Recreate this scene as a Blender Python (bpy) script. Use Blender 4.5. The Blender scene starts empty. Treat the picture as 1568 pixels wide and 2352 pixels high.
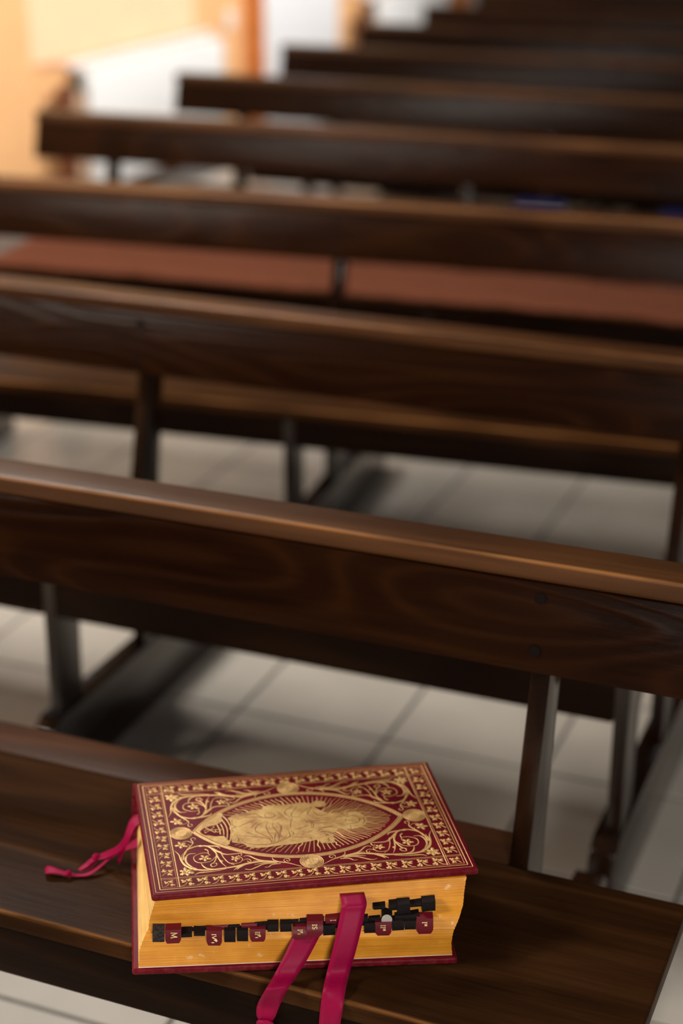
import bpy, bmesh, math, random
import numpy as np
from mathutils import Vector, Matrix, noise

random.seed(7)
SC = bpy.context.scene
COL = SC.collection

# ------------------------------------------------------------------ camera
FPX = 3864.264                                   # focal length in pixels of a 1568 x 2352 frame
YAW, PITCH, ROLL = math.radians(-22.14314), math.radians(22.18979), math.radians(0.063)
CAM = np.array([1.85003, -2.55076, 1.56335])
_fw = np.array([math.sin(YAW) * math.cos(PITCH), math.cos(YAW) * math.cos(PITCH), -math.sin(PITCH)])
_r0 = np.array([math.cos(YAW), -math.sin(YAW), 0.0])
_u0 = np.cross(_r0, _fw)
_rt = _r0 * math.cos(ROLL) + _u0 * math.sin(ROLL)
_up = -_r0 * math.sin(ROLL) + _u0 * math.cos(ROLL)
cd = bpy.data.cameras.new('camera')
cam = bpy.data.objects.new('camera', cd)
COL.objects.link(cam)
M = Matrix(((_rt[0], _up[0], -_fw[0], CAM[0]), (_rt[1], _up[1], -_fw[1], CAM[1]), (_rt[2], _up[2], -_fw[2], CAM[2]), (0, 0, 0, 1)))
cam.matrix_world = M
cd.sensor_fit = 'HORIZONTAL'
cd.sensor_width = 24.0
cd.lens = 24.0 * FPX / 1568.0
cd.clip_start = 0.05
cd.dof.use_dof = True
cd.dof.focus_distance = 1.80
cd.dof.aperture_fstop = 2.0
SC.camera = cam

# ------------------------------------------------------------------ world, lamps, exposure
W = bpy.data.worlds.new('world')
SC.world = W
W.use_nodes = True
W.node_tree.nodes['Background'].inputs[0].default_value = (0.75, 0.85, 1.0, 1)
W.node_tree.nodes['Background'].inputs[1].default_value = 0.05
SC.view_settings.view_transform = 'Standard'
SC.view_settings.look = 'None'
SC.view_settings.exposure = 0.0
SC.view_settings.gamma = 1.0
SC.view_settings.use_curve_mapping = False


def area(name, loc, target, sx, sy, watts, color, spread=180.0):
    l = bpy.data.lights.new(name, 'AREA')
    l.shape = 'RECTANGLE'
    l.size, l.size_y, l.energy, l.color = sx, sy, watts, color
    l.spread = math.radians(spread)
    o = bpy.data.objects.new(name, l)
    o.location = loc
    o.rotation_euler = (Vector(target) - Vector(loc)).to_track_quat('-Z', 'Y').to_euler()
    COL.objects.link(o)
    return o


# a hanging lamp over the left half of the pews, an added wash for the left wall, a window behind the camera and an added fill from the right
area('aisle_lamp', (-0.3, 0.2, 2.5), (-0.3, 0.2, 0.0), 0.75, 0.75, 62, (1.0, 0.95, 0.88))
area('added_wall_wash', (0.2, 5.2, 2.6), (-2.04, 5.2, 0.75), 6.0, 0.3, 38, (1.0, 0.97, 0.93), 52.0)  # strip light added only to brighten the left wall
area('daylight_back_window', (3.3, -4.8, 2.15), (1.2, -1.1, 0.45), 1.0, 0.9, 150, (1.0, 0.95, 0.88))
area('added_right_fill', (6.6, 3.2, 2.2), (-1.0, 3.4, 0.4), 4.5, 1.6, 50, (0.93, 0.96, 1.0))  # added fill towards the left wall and radiators, no known window
area('daylight_left_window', (-1.9, -2.9, 2.9), (1.0, -1.0, 0.45), 0.9, 1.1, 165, (1.0, 0.93, 0.83))


# ------------------------------------------------------------------ measuring helpers
def ray(px, py):
    return _fw + (px - 784.0) / FPX * _rt - (py - 1176.0) / FPX * _up


def at(px, py, z):
    d = ray(px, py)
    return CAM + (z - CAM[2]) / d[2] * d


def on_plane(px, py, p, n):
    d = ray(px, py)
    return CAM + np.dot(np.asarray(p) - CAM, n) / np.dot(d, n) * d


def project(p):
    d = np.asarray(p) - CAM
    return 784 + FPX * np.dot(d, _rt) / np.dot(d, _fw), 1176 - FPX * np.dot(d, _up) / np.dot(d, _fw), np.dot(d, _fw)


# ------------------------------------------------------------------ materials
def new_mat(name):
    m = bpy.data.materials.new(name)
    m.use_nodes = True
    nt = m.node_tree
    return m, nt, nt.nodes['Principled BSDF']


def N(nt, kind, **kw):
    n = nt.nodes.new(kind)
    for k, v in kw.items():
        setattr(n, k, v)
    return n


def ramp(nt, stops):
    n = nt.nodes.new('ShaderNodeValToRGB')
    e = n.color_ramp.elements
    while len(e) < len(stops):
        e.new(0.5)
    for i, (p, c) in enumerate(stops):
        e[i].position = p
        e[i].color = (*c, 1)
    return n


def math_node(nt, op, a, b=None, clamp=False):
    n = nt.nodes.new('ShaderNodeMath')
    n.operation = op
    n.use_clamp = clamp
    for i, v in enumerate((a, b)):
        if v is None:
            continue
        if isinstance(v, (int, float)):
            n.inputs[i].default_value = v
        else:
            nt.links.new(v, n.inputs[i])
    return n.outputs[0]


def simple(name, base, rough=0.5, metal=0.0, spec=0.5, var=0.0, scale=30.0, bump=0.0, stretch=(1, 1, 1), coat=0.0, sheen=0.0):
    m, nt, b = new_mat(name)
    b.inputs['Base Color'].default_value = (*base, 1)
    b.inputs['Roughness'].default_value = rough
    b.inputs['Metallic'].default_value = metal
    b.inputs['Specular IOR Level'].default_value = spec
    b.inputs['Coat Weight'].default_value = coat
    b.inputs['Sheen Weight'].default_value = sheen
    if var or bump:
        tc = N(nt, 'ShaderNodeTexCoord')
        mp = N(nt, 'ShaderNodeMapping')
        mp.inputs['Scale'].default_value = stretch
        nt.links.new(tc.outputs['Object'], mp.inputs['Vector'])
        no = N(nt, 'ShaderNodeTexNoise')
        no.inputs['Scale'].default_value = scale
        no.inputs['Detail'].default_value = 6
        nt.links.new(mp.outputs[0], no.inputs['Vector'])
        if var:
            lo = tuple(max(0, c * (1 - var)) for c in base)
            hi = tuple(c * (1 + var) for c in base)
            r = ramp(nt, [(0.3, lo), (0.7, hi)])
            nt.links.new(no.outputs['Fac'], r.inputs['Fac'])
            nt.links.new(r.outputs['Color'], b.inputs['Base Color'])
        if bump:
            bp = N(nt, 'ShaderNodeBump')
            bp.inputs['Strength'].default_value = 0.6
            bp.inputs['Distance'].default_value = bump
            nt.links.new(no.outputs['Fac'], bp.inputs['Height'])
            nt.links.new(bp.outputs['Normal'], b.inputs['Normal'])
    return m


def wood(name, along='x', dark=(0.008, 0.0026, 0.0012), mid=(0.05, 0.015, 0.0055), light=(0.085, 0.028, 0.010), rough=(0.26, 0.46), rings=9.0, worn=None, bump=0.0012, coat=0.0, spec=0.22):
    m, nt, b = new_mat(name)
    b.inputs['Specular IOR Level'].default_value = spec
    L = nt.links.new
    tc = N(nt, 'ShaderNodeTexCoord')
    oi = N(nt, 'ShaderNodeObjectInfo')
    off = N(nt, 'ShaderNodeVectorMath', operation='SCALE')
    off.inputs[0].default_value = (13.1, 7.7, 5.3)
    L(oi.outputs['Random'], off.inputs['Scale'])
    add = N(nt, 'ShaderNodeVectorMath', operation='ADD')
    L(tc.outputs['Object'], add.inputs[0])
    L(off.outputs[0], add.inputs[1])

    def mapped(long, cross):
        mp = N(nt, 'ShaderNodeMapping')
        mp.inputs['Scale'].default_value = {'x': (long, cross, cross), 'z': (cross, cross, long), 'y': (cross, long, cross)}[along]
        L(add.outputs[0], mp.inputs['Vector'])
        return mp.outputs[0]
    big = N(nt, 'ShaderNodeTexNoise')
    big.inputs['Scale'].default_value = 1.0
    big.inputs['Detail'].default_value = 1.0
    L(mapped(1.1, 7.0), big.inputs['Vector'])
    fine = N(nt, 'ShaderNodeTexNoise')
    fine.inputs['Scale'].default_value = 1.0
    fine.inputs['Detail'].default_value = 8.0
    fine.inputs['Roughness'].default_value = 0.65
    L(mapped(6.0, 130.0), fine.inputs['Vector'])
    patch = N(nt, 'ShaderNodeTexNoise')
    patch.inputs['Scale'].default_value = 1.0
    patch.inputs['Detail'].default_value = 4.0
    L(mapped(3.0, 9.0), patch.inputs['Vector'])
    ring = math_node(nt, 'SINE', math_node(nt, 'MULTIPLY', big.outputs['Fac'], rings * 6.28318))
    ring = math_node(nt, 'MULTIPLY_ADD', ring, 0.5)
    nt.nodes[-1].inputs[2].default_value = 0.5
    ring = math_node(nt, 'POWER', ring, 2.5)
    f = math_node(nt, 'MULTIPLY', ring, 0.22)
    f = math_node(nt, 'ADD', f, math_node(nt, 'MULTIPLY', fine.outputs['Fac'], 0.45))
    f = math_node(nt, 'ADD', f, math_node(nt, 'MULTIPLY', patch.outputs['Fac'], 0.5))
    f = math_node(nt, 'SUBTRACT', f, 0.12, True)
    r = ramp(nt, [(0.12, dark), (0.5, mid), (0.9, light)])
    L(f, r.inputs['Fac'])
    color = r.outputs['Color']
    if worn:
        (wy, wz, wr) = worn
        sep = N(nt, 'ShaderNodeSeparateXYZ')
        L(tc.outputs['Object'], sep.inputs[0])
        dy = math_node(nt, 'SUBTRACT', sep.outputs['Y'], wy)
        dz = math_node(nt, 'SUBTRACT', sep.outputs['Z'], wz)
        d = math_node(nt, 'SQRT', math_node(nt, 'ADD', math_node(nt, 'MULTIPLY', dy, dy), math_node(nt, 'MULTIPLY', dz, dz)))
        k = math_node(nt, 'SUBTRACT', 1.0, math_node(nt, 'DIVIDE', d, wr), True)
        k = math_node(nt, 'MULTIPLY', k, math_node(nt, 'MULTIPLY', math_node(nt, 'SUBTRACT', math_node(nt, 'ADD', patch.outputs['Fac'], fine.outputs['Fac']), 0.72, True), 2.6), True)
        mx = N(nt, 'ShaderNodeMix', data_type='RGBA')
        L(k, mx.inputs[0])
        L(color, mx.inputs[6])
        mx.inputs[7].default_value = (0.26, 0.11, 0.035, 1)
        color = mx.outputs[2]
    L(color, b.inputs['Base Color'])
    mr = N(nt, 'ShaderNodeMapRange')
    mr.inputs['To Min'].default_value = rough[0]
    mr.inputs['To Max'].default_value = rough[1]
    L(patch.outputs['Fac'], mr.inputs['Value'])
    L(mr.outputs[0], b.inputs['Roughness'])
    b.inputs['Coat Weight'].default_value = coat
    b.inputs['Coat Roughness'].default_value = 0.12
    bp = N(nt, 'ShaderNodeBump')
    bp.inputs['Strength'].default_value = 0.5
    bp.inputs['Distance'].default_value = bump
    h = math_node(nt, 'ADD', math_node(nt, 'MULTIPLY', ring, 0.7), fine.outputs['Fac'])
    L(h, bp.inputs['Height'])
    L(bp.outputs['Normal'], b.inputs['Normal'])
    return m


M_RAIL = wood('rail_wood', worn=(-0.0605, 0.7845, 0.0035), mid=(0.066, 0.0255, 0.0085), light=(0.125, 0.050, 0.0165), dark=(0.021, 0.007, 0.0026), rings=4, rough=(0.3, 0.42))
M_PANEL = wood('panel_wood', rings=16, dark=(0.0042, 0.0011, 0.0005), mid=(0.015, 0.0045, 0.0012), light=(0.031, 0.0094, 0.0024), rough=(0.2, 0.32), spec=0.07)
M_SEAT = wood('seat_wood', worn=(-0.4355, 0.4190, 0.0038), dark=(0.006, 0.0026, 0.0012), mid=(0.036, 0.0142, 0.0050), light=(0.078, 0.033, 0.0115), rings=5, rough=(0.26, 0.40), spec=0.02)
M_SLAT = wood('slat_wood', dark=(0.014, 0.005, 0.0024), mid=(0.048, 0.018, 0.0075), light=(0.085, 0.032, 0.012), rings=5, spec=0.08)
M_APRON = wood('apron_wood', dark=(0.003, 0.0013, 0.0007), mid=(0.009, 0.0037, 0.0018), light=(0.02, 0.0078, 0.0034), rings=5, spec=0.05)
M_POST = wood('post_wood', along='z', dark=(0.003, 0.001, 0.0006), mid=(0.010, 0.0036, 0.0015), light=(0.024, 0.0085, 0.0033), rings=5, rough=(0.10, 0.16), spec=0.4, coat=0.2)
M_RUNNER = wood('runner_wood', along='y', dark=(0.005, 0.0018, 0.0009), mid=(0.015, 0.0055, 0.0022), light=(0.034, 0.0128, 0.0046), rings=5, rough=(0.10, 0.16), spec=0.4, coat=0.3)
M_PEG = simple('peg_wood', (0.006, 0.0035, 0.003), 0.6, spec=0.05)
M_GROUT = simple('grout', (0.17, 0.155, 0.14), 0.85, var=0.2, scale=60)
M_TILE = simple('floor_tile', (0.55, 0.50, 0.435), 0.34, var=0.08, scale=5, bump=0.0004)
M_ORANGE = simple('orange_plaster', (0.82, 0.45, 0.20), 0.85, var=0.04, scale=8, bump=0.002)
M_ORANGE_DK = simple('deep_orange_plaster', (0.74, 0.27, 0.06), 0.8, var=0.05, scale=8)
M_CREAM = simple('cream_plaster', (0.86, 0.605, 0.37), 0.85, var=0.03, scale=8)
M_SALMON = simple('salmon_sill', (0.80, 0.42, 0.25), 0.6)
M_WHITE = simple('white_enamel', (0.90, 0.90, 0.89), 0.4)
M_WHITE_WALL = simple('white_plaster', (0.86, 0.86, 0.88), 0.7)
M_PLAIN = simple('dark_unseen_wall', (0.10, 0.085, 0.07), 0.9)  # walls and ceiling out of view, kept dark to cut bounce light
M_SKIRT = simple('terracotta_skirting', (0.50, 0.22, 0.09), 0.5)
M_PIPE = simple('brown_pipe_paint', (0.17, 0.05, 0.018), 0.5)
M_BOARD = simple('beige_board', (0.46, 0.30, 0.19), 0.6, var=0.15, scale=14)
M_VALVE = simple('grey_valve', (0.12, 0.13, 0.11), 0.4, metal=0.4)
M_PLASTIC = simple('white_plastic', (0.82, 0.80, 0.76), 0.4)
M_PAD = simple('terracotta_cloth', (0.175, 0.060, 0.033), 0.95, var=0.14, scale=70, bump=0.0015, spec=0.05)
M_BLUE = simple('blue_cloth_board', (0.012, 0.018, 0.13), 0.5)
M_PAPER = simple('paper', (0.75, 0.72, 0.66), 0.8)


# ------------------------------------------------------------------ mesh helpers
def link(o, parent=None):
    COL.objects.link(o)
    if parent is not None:
        o.parent = parent
    return o


def mesh_obj(name, verts, faces, mat, parent=None, smooth=False, origin=None):
    me = bpy.data.meshes.new(name)
    if origin is not None:
        verts = [(v[0] - origin[0], v[1] - origin[1], v[2] - origin[2]) for v in verts]
    me.from_pydata([tuple(map(float, v)) for v in verts], [], faces)
    for mm in (mat if isinstance(mat, (list, tuple)) else [mat]):
        me.materials.append(mm)
    if smooth:
        me.polygons.foreach_set('use_smooth', [True] * len(me.polygons))
    me.update()
    return link(bpy.data.objects.new(name, me), parent)


def bm_obj(name, bm, mat, parent=None, smooth=False):
    bmesh.ops.recalc_face_normals(bm, faces=bm.faces)
    me = bpy.data.meshes.new(name)
    bm.to_mesh(me)
    bm.free()
    for mm in (mat if isinstance(mat, (list, tuple)) else [mat]):
        me.materials.append(mm)
    if smooth:
        me.polygons.foreach_set('use_smooth', [True] * len(me.polygons))
        try:
            me.set_sharp_from_angle(angle=math.radians(40))
        except Exception:
            pass
    return link(bpy.data.objects.new(name, me), parent)


def box_into(bm, x0, x1, y0, y1, z0, z1, bevel=0.0, seg=2):
    r = bmesh.ops.create_cube(bm, size=1.0)
    vs = r['verts']
    for v in vs:
        v.co = Vector(((x0 + x1) / 2 + v.co.x * (x1 - x0), (y0 + y1) / 2 + v.co.y * (y1 - y0), (z0 + z1) / 2 + v.co.z * (z1 - z0)))
    if bevel:
        es = list({e for v in vs for e in v.link_edges})
        bmesh.ops.bevel(bm, geom=es, offset=bevel, segments=seg, profile=0.6, affect='EDGES', clamp_overlap=True)


def box(name, x0, x1, y0, y1, z0, z1, mat, parent=None, bevel=0.0, seg=2):
    bm = bmesh.new()
    box_into(bm, x0, x1, y0, y1, z0, z1, bevel, seg)
    return bm_obj(name, bm, mat, parent, smooth=bool(bevel))


def prism(name, profile, x0, x1, mat, parent=None, bevel=0.0, seg=2):
    """a (y, z) outline extruded along x"""
    bm = bmesh.new()
    a = [bm.verts.new((x0, y, z)) for y, z in profile]
    b = [bm.verts.new((x1, y, z)) for y, z in profile]
    n = len(profile)
    bm.faces.new(a)
    bm.faces.new(b[::-1])
    for i in range(n):
        j = (i + 1) % n
        bm.faces.new((a[j], a[i], b[i], b[j]))
    if bevel:
        bmesh.ops.recalc_face_normals(bm, faces=bm.faces)
        es = [e for e in bm.edges if e.calc_face_angle(0) > 0.5]
        bmesh.ops.bevel(bm, geom=es, offset=bevel, segments=seg, profile=0.6, affect='EDGES', clamp_overlap=True)
    return bm_obj(name, bm, mat, parent, smooth=bool(bevel))


def cyl_into(bm, p, q, r, n=14):
    p, q = Vector(p), Vector(q)
    d = q - p
    ret = bmesh.ops.create_cone(bm, cap_ends=True, segments=n, radius1=r, radius2=r, depth=d.length)
    mat = Matrix.Translation((p + q) / 2) @ d.to_track_quat('Z', 'Y').to_matrix().to_4x4()
    bmesh.ops.transform(bm, matrix=mat, verts=ret['verts'])


def tag(o, label=None, cat=None, group=None, kind=None):
    for k, v in (('label', label), ('category', cat), ('group', group), ('kind', kind)):
        if v:
            o[k] = v
    return o


def empty(name, loc, rz=0.0):
    o = bpy.data.objects.new(name, None)
    o.location = loc
    o.rotation_euler = (0, 0, rz)
    o.empty_display_size = 0.1
    COL.objects.link(o)
    return o


# ------------------------------------------------------------------ the room
T = 0.30                                        # floor tile pitch
X0, X1, Y0, Y1, ZC = -2.04, 7.0, -5.0, 12.0, 4.2
floor = box('floor', X0, X1, Y0, Y1, -0.05, -0.002, M_GROUT)
tag(floor, kind='structure')
cells = []
for i in range(int(math.floor(X0 / T)), int(X1 / T) + 1):
    for j in range(int(Y0 / T), int(Y1 / T)):
        cx, cy = (i + 0.5) * T, (j + 0.5) * T
        if cx - T / 2 < X0 - 0.02:
            continue
        px, py, d = project((cx, cy, 0))
        seen = d > 0.3 and -220 < px < 1790 and -150 < py < 2560
        cells.append((0 if seen else 1, (cx - CAM[0]) ** 2 + (cy - CAM[1]) ** 2, cx, cy))
cells.sort()
g = T / 2 - 0.004
bm = bmesh.new()
box_into(bm, -g, g, -g, g, -0.010, 0.0, 0.0012, 1)
first_tile = bm_obj('tile', bm, M_TILE, floor)
first_tile.location = (cells[0][2], cells[0][3], 0)
for _, _, cx, cy in cells[1:300]:
    o = first_tile.copy()
    o.location = (cx, cy, random.uniform(-0.0003, 0.0003))
    link(o, floor)
bm = bmesh.new()
for _, _, cx, cy in cells[300:]:
    box_into(bm, cx - g, cx + g, cy - g, cy + g, -0.010, 0.0)
tag(bm_obj('far_tiles', bm, M_TILE, floor), kind='stuff')

wall = box('wall_left', X0 - 0.15, X0, Y0, Y1, 0, ZC, M_ORANGE)
tag(wall, kind='structure')
tag(box('wall_right', X1, X1 + 0.15, Y0, Y1, 0, ZC, M_PLAIN), kind='structure')
tag(box('wall_far', X0, X1, Y1, Y1 + 0.15, 0, ZC, M_PLAIN), kind='structure')
tag(box('wall_near', X0, X1, Y0 - 0.15, Y0, 0, ZC, M_PLAIN), kind='structure')
tag(box('ceiling', X0, X1, Y0, Y1, ZC, ZC + 0.1, M_PLAIN), kind='structure')
tag(box('baseboard_left', X0, X0 + 0.012, Y0, Y1, 0, 0.07, M_SKIRT, bevel=0.003), kind='structure')
n_trim = 0
for k in (-1, 0, 1):
    y = k * 3.45 - (0.25 if k < 0 else 0.0)
    n_trim += 1
    p = box('trim_%d' % n_trim, X0, X0 + 0.10, y + 5.66, y + 6.68, 0, ZC, M_ORANGE_DK)
    tag(p, kind='structure')
    box('facing', X0 + 0.10, X0 + 0.112, y + 5.68, y + 6.68, 0.0, ZC, M_WHITE_WALL, p, bevel=0.002)
    box('cream_panel', X0, X0 + 0.006, y + 3.58, y + 5.08, 0.64, ZC, M_CREAM, wall)
    if k < 0:
        continue
    n_trim += 1
    s = box('trim_%d' % n_trim, X0, X0 + 0.030, y + 3.84, y + 5.22, 0.600, 0.622, M_WHITE, bevel=0.004)
    box('sill_edge', X0 + 0.002, X0 + 0.018, y + 3.66, y + 5.22, 0.6225, 0.640, M_SALMON, s)
    tag(s, kind='structure')


def radiator(y, label):
    root = empty('radiator', (X0 + 0.07, y + 3.86, 0))
    tag(root, label, 'radiator', 'white radiators along the orange wall')
    fin = None
    for i in range(24):
        if fin is None:
            bm = bmesh.new()
            box_into(bm, -0.045, 0.045, 0.0, 0.0525, 0.08, 0.592, 0.009, 2)
            f = fin = bm_obj('column', bm, M_WHITE, root, smooth=True)
        else:
            f = fin.copy()
            link(f, root)
        f.location = (0, 0.055 * i, 0)
    box('bottom_rail', -0.025, 0.025, 0.0, 1.32, 0.13, 0.17, M_WHITE, root, bevel=0.006)
    box('top_rail', -0.025, 0.025, 0.0, 1.32, 0.50, 0.54, M_WHITE, root, bevel=0.006)
    for yy in (0.12, 1.15):
        box('foot', -0.03, 0.03, yy, yy + 0.05, 0.0, 0.13, M_WHITE, root, bevel=0.005)
    bm = bmesh.new()
    cyl_into(bm, (0.0, -0.16, 0.0), (0.0, -0.16, 0.545), 0.021)
    cyl_into(bm, (0.045, -0.19, 0.0), (0.045, -0.19, 0.56), 0.021)
    bm_obj('pipe', bm, M_PIPE, root, smooth=True)
    box('side_board', -0.05, 0.04, -0.115, -0.015, 0.02, 0.52, M_BOARD, root, bevel=0.004)
    bm = bmesh.new()
    cyl_into(bm, (0.0, -0.17, 0.525), (0.0, 0.01, 0.525), 0.014)
    cyl_into(bm, (0.02, -0.06, 0.50), (0.02, -0.06, 0.60), 0.026)
    bm_obj('valve', bm, M_VALVE, root, smooth=True)
    return root


radiator(0.0, 'white column radiator with brown pipes, nearer one, under the cream panel')
radiator(3.45, 'white column radiator beyond the white pier, farther of the two')

sw = at(530, 45, 0.0)
swp = on_plane(530, 45, (X0 + 0.012, 0, 0), np.array([1.0, 0, 0]))
root = empty('wall_switch', (X0, swp[1], swp[2]))
tag(root, 'small white switch on the orange wall beside the white pier', 'switch')
box('plate', 0.0, 0.012, -0.045, 0.045, -0.045, 0.045, M_PLASTIC, root, bevel=0.003)
box('rocker', 0.012, 0.018, -0.022, 0.022, -0.030, 0.030, M_PLASTIC, root, bevel=0.002)

# ------------------------------------------------------------------ the pews (they face the camera)
XL, LEN = -0.88, 2.49
FR = (0.242, 1.311, 2.288)                      # the three end and middle frames, along the pew
HW = 0.012


def make_pew():
    root = empty('pew', (XL, -0.777, 0))
    # top rail with a rounded nose
    prism('top_rail', [(-0.062, 0.760), (-0.062, 0.786), (0.0, 0.786), (0.0, 0.762)], 0, LEN, M_RAIL, root, bevel=0.006, seg=3)
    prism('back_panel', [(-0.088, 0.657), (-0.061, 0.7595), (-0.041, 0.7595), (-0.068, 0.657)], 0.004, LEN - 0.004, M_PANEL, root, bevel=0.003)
    box('seat_board', 0.0, LEN, -0.437, -0.130, 0.396, 0.420, M_SEAT, root, bevel=0.0035, seg=3)
    for a, b in ((0.0, FR[0] - HW), (FR[0] + HW, FR[1] - HW), (FR[1] + HW, FR[2] - HW)):
        box('rear_slat', a + 0.0008, b - 0.0008, -0.1296, -0.060, 0.398, 0.4198, M_SLAT, root, bevel=0.0015)
    edges = [FR[0] - HW] + [e for f in FR[1:] for e in (f - HW, f + HW)]
    for a, b in ((FR[0] + HW, FR[1] - HW), (FR[1] + HW, FR[2] - HW), (0.012, FR[0] - HW)):
        box('apron', a + 0.0008, b - 0.0008, -0.4335, -0.412, 0.330, 0.3955, M_APRON, root, bevel=0.003)
    for f in FR:
        a, b = f - HW, f + HW
        prism('upright', [(-0.137, 0.14), (-0.130, 0.42), (-0.072, 0.65), (-0.045, 0.7595), (-0.008, 0.7595), (-0.018, 0.65), (-0.052, 0.45), (-0.060, 0.36), (-0.060, 0.14)], a, b, M_POST, root, bevel=0.003)
        prism('front_leg', [(-0.432, 0.14), (-0.4325, 0.3955), (-0.320, 0.3955), (-0.330, 0.345), (-0.357, 0.325), (-0.362, 0.14)], a, b, M_POST, root, bevel=0.003)
        prism('runner', [(-0.474, 0.0), (-0.474, 0.088), (-0.462, 0.122), (-0.440, 0.140), (0.30, 0.140), (0.322, 0.120), (0.322, 0.0)], f - 0.029, f + 0.015, M_RUNNER, root, bevel=0.004)
        for z in (0.682, 0.742):
            bm = bmesh.new()
            y = -0.088 + (z - 0.657) * 0.2634
            cyl_into(bm, (f - 0.006, y + 0.004, z - 0.001), (f - 0.006, y - 0.0022, z + 0.0006), 0.0068, 16)
            bm_obj('peg', bm, M_PEG, root)
    return root


def copy_tree(o, parent=None):
    c = o.copy()
    link(c, parent)
    for ch in list(o.children):
        copy_tree(ch, c)
    return c


PEWS = [(-0.777, 0.0, 'nearest dark brown wooden pew, the one carrying the red missal'),
        (0.066, 0.0, 'dark brown wooden pew second from the front, bare seat, directly behind the missal pew'),
        (0.855, 5.4, 'dark brown wooden pew third from the front, just before the padded pew'),
        (1.813, 4.0, 'dark brown wooden pew with a long pink-brown pad on its seat'),
        (2.709, 2.3, 'dark brown wooden pew with blue books on its seat, behind the padded pew'),
        (3.585, 2.0, 'dark brown wooden pew sixth from the front, left end before the white pier'),
        (4.400, 1.8, 'dark brown wooden pew seventh from the front, left end before the far radiator'),
        (5.215, 1.8, 'dark brown wooden pew eighth from the front, near the top edge'),
        (6.030, 1.8, 'dark brown wooden pew ninth and last visible at the top right edge')]
proto = make_pew()
for i, (y, deg, lab) in enumerate(PEWS):
    o = proto if i == 0 else copy_tree(proto)
    o.location = (XL, y, 0)
    o.rotation_euler = (0, 0, math.radians(deg))
    tag(o, lab, 'pew', 'pews in a row along the nave')


def pew_point(i, x, y, z):
    yy, deg, _ = PEWS[i]
    a = math.radians(deg)
    return Vector((XL + x * math.cos(a) - y * math.sin(a), yy + x * math.sin(a) + y * math.cos(a), z))


# the long seat pad on the fourth pew
bm = bmesh.new()
nx, ny = 90, 16
grid = []
for i in range(nx + 1):
    x = 0.045 + 2.40 * i / nx
    row = []
    for j in range(ny + 1):
        t = j / ny
        s = -0.141 - 0.323 * t                      # back to front, then over the edge
        w = 0.004 * noise.noise((x * 9, t * 5, 0)) + 0.003 * noise.noise((x * 25, t * 11, 3))
        z = 0.4215 + 0.012 * min(1, 8 * t) + w
        y = s
        if j == ny:
            y = -0.462 + 1.5 * w
            z = 0.4265 + w
        row.append(bm.verts.new((x, y, max(z, 0.4212))))
    grid.append(row)
for i in range(nx):
    for j in range(ny):
        bm.faces.new((grid[i][j], grid[i + 1][j], grid[i + 1][j + 1], grid[i][j + 1]))
pad = bm_obj('seat_pad', bm, M_PAD, None, smooth=True)
so = pad.modifiers.new('thickness', 'SOLIDIFY')
so.thickness = 0.010
so.offset = 1.0
pad.location = (XL, PEWS[3][0], 0)
pad.rotation_euler = (0, 0, math.radians(PEWS[3][1]))
tag(pad, 'long pink-brown cloth pad lying on the fourth pew seat', 'cushion')

# blue books lying on the fifth pew
for (px, py, w, rz, lab) in ((1262, 474, 0.15, 0.10, 'closed blue book lying on a far pew seat, left of the two'),
                             (1590, 500, 0.15, -0.05, 'closed blue book lying on a far pew seat at the right edge')):
    p = at(px, py, 0.44)
    root = empty('prayer_book', (p[0], p[1] - 0.115, 0.4208), rz)
    tag(root, lab, 'book', 'blue books on the fifth pew')
    box('cover', -w / 2, w / 2, -0.05, 0.055, 0.0, 0.003, M_BLUE, root, bevel=0.001)
    box('page_block', -w / 2 + 0.004, w / 2 - 0.003, -0.047, 0.052, 0.003, 0.047, M_PAPER, root)
    box('cover', -w / 2, w / 2, -0.05, 0.055, 0.047, 0.050, M_BLUE, root, bevel=0.001)
    box('spine', -w / 2 - 0.001, -w / 2 + 0.002, -0.05, 0.055, 0.0, 0.050, M_BLUE, root, bevel=0.001)

# ------------------------------------------------------------------ the missal
M_LEATHER = simple('red_leather', (0.115, 0.0042, 0.0105), 0.42, spec=0.08, var=0.18, scale=45, bump=0.0006)
_nt = M_LEATHER.node_tree
_b = _nt.nodes['Principled BSDF']
_src = _b.inputs['Base Color'].links[0].from_socket
_ge = N(_nt, 'ShaderNodeNewGeometry')
_tc = N(_nt, 'ShaderNodeTexCoord')
_no = N(_nt, 'ShaderNodeTexNoise')
_no.inputs['Scale'].default_value = 160.0
_no.inputs['Detail'].default_value = 5.0
_nt.links.new(_tc.outputs['Object'], _no.inputs['Vector'])
_k = math_node(_nt, 'MULTIPLY', math_node(_nt, 'SUBTRACT', _ge.outputs['Pointiness'], 0.53, True), 7.0, True)
_k = math_node(_nt, 'MULTIPLY', _k, math_node(_nt, 'MULTIPLY', math_node(_nt, 'SUBTRACT', _no.outputs['Fac'], 0.42, True), 4.0, True), True)
_mx = N(_nt, 'ShaderNodeMix', data_type='RGBA')
_nt.links.new(_k, _mx.inputs[0])
_nt.links.new(_src, _mx.inputs[6])
_mx.inputs[7].default_value = (0.30, 0.09, 0.07, 1)
_nt.links.new(_mx.outputs[2], _b.inputs['Base Color'])
M_GOLD = simple('gold_tooling', (0.60, 0.37, 0.135), 0.42, metal=0.35, var=0.12, scale=260, bump=0.0002)
M_GOLD_FIG = simple('gold_relief', (0.56, 0.345, 0.12), 0.40, metal=0.35, var=0.0, scale=95, bump=0.0004, stretch=(1, 1.6, 1))
_nt = M_GOLD_FIG.node_tree
_tc = N(_nt, 'ShaderNodeTexCoord')
_no = N(_nt, 'ShaderNodeTexNoise')
_no.inputs['Scale'].default_value = 42.0
_no.inputs['Detail'].default_value = 7.0
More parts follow.
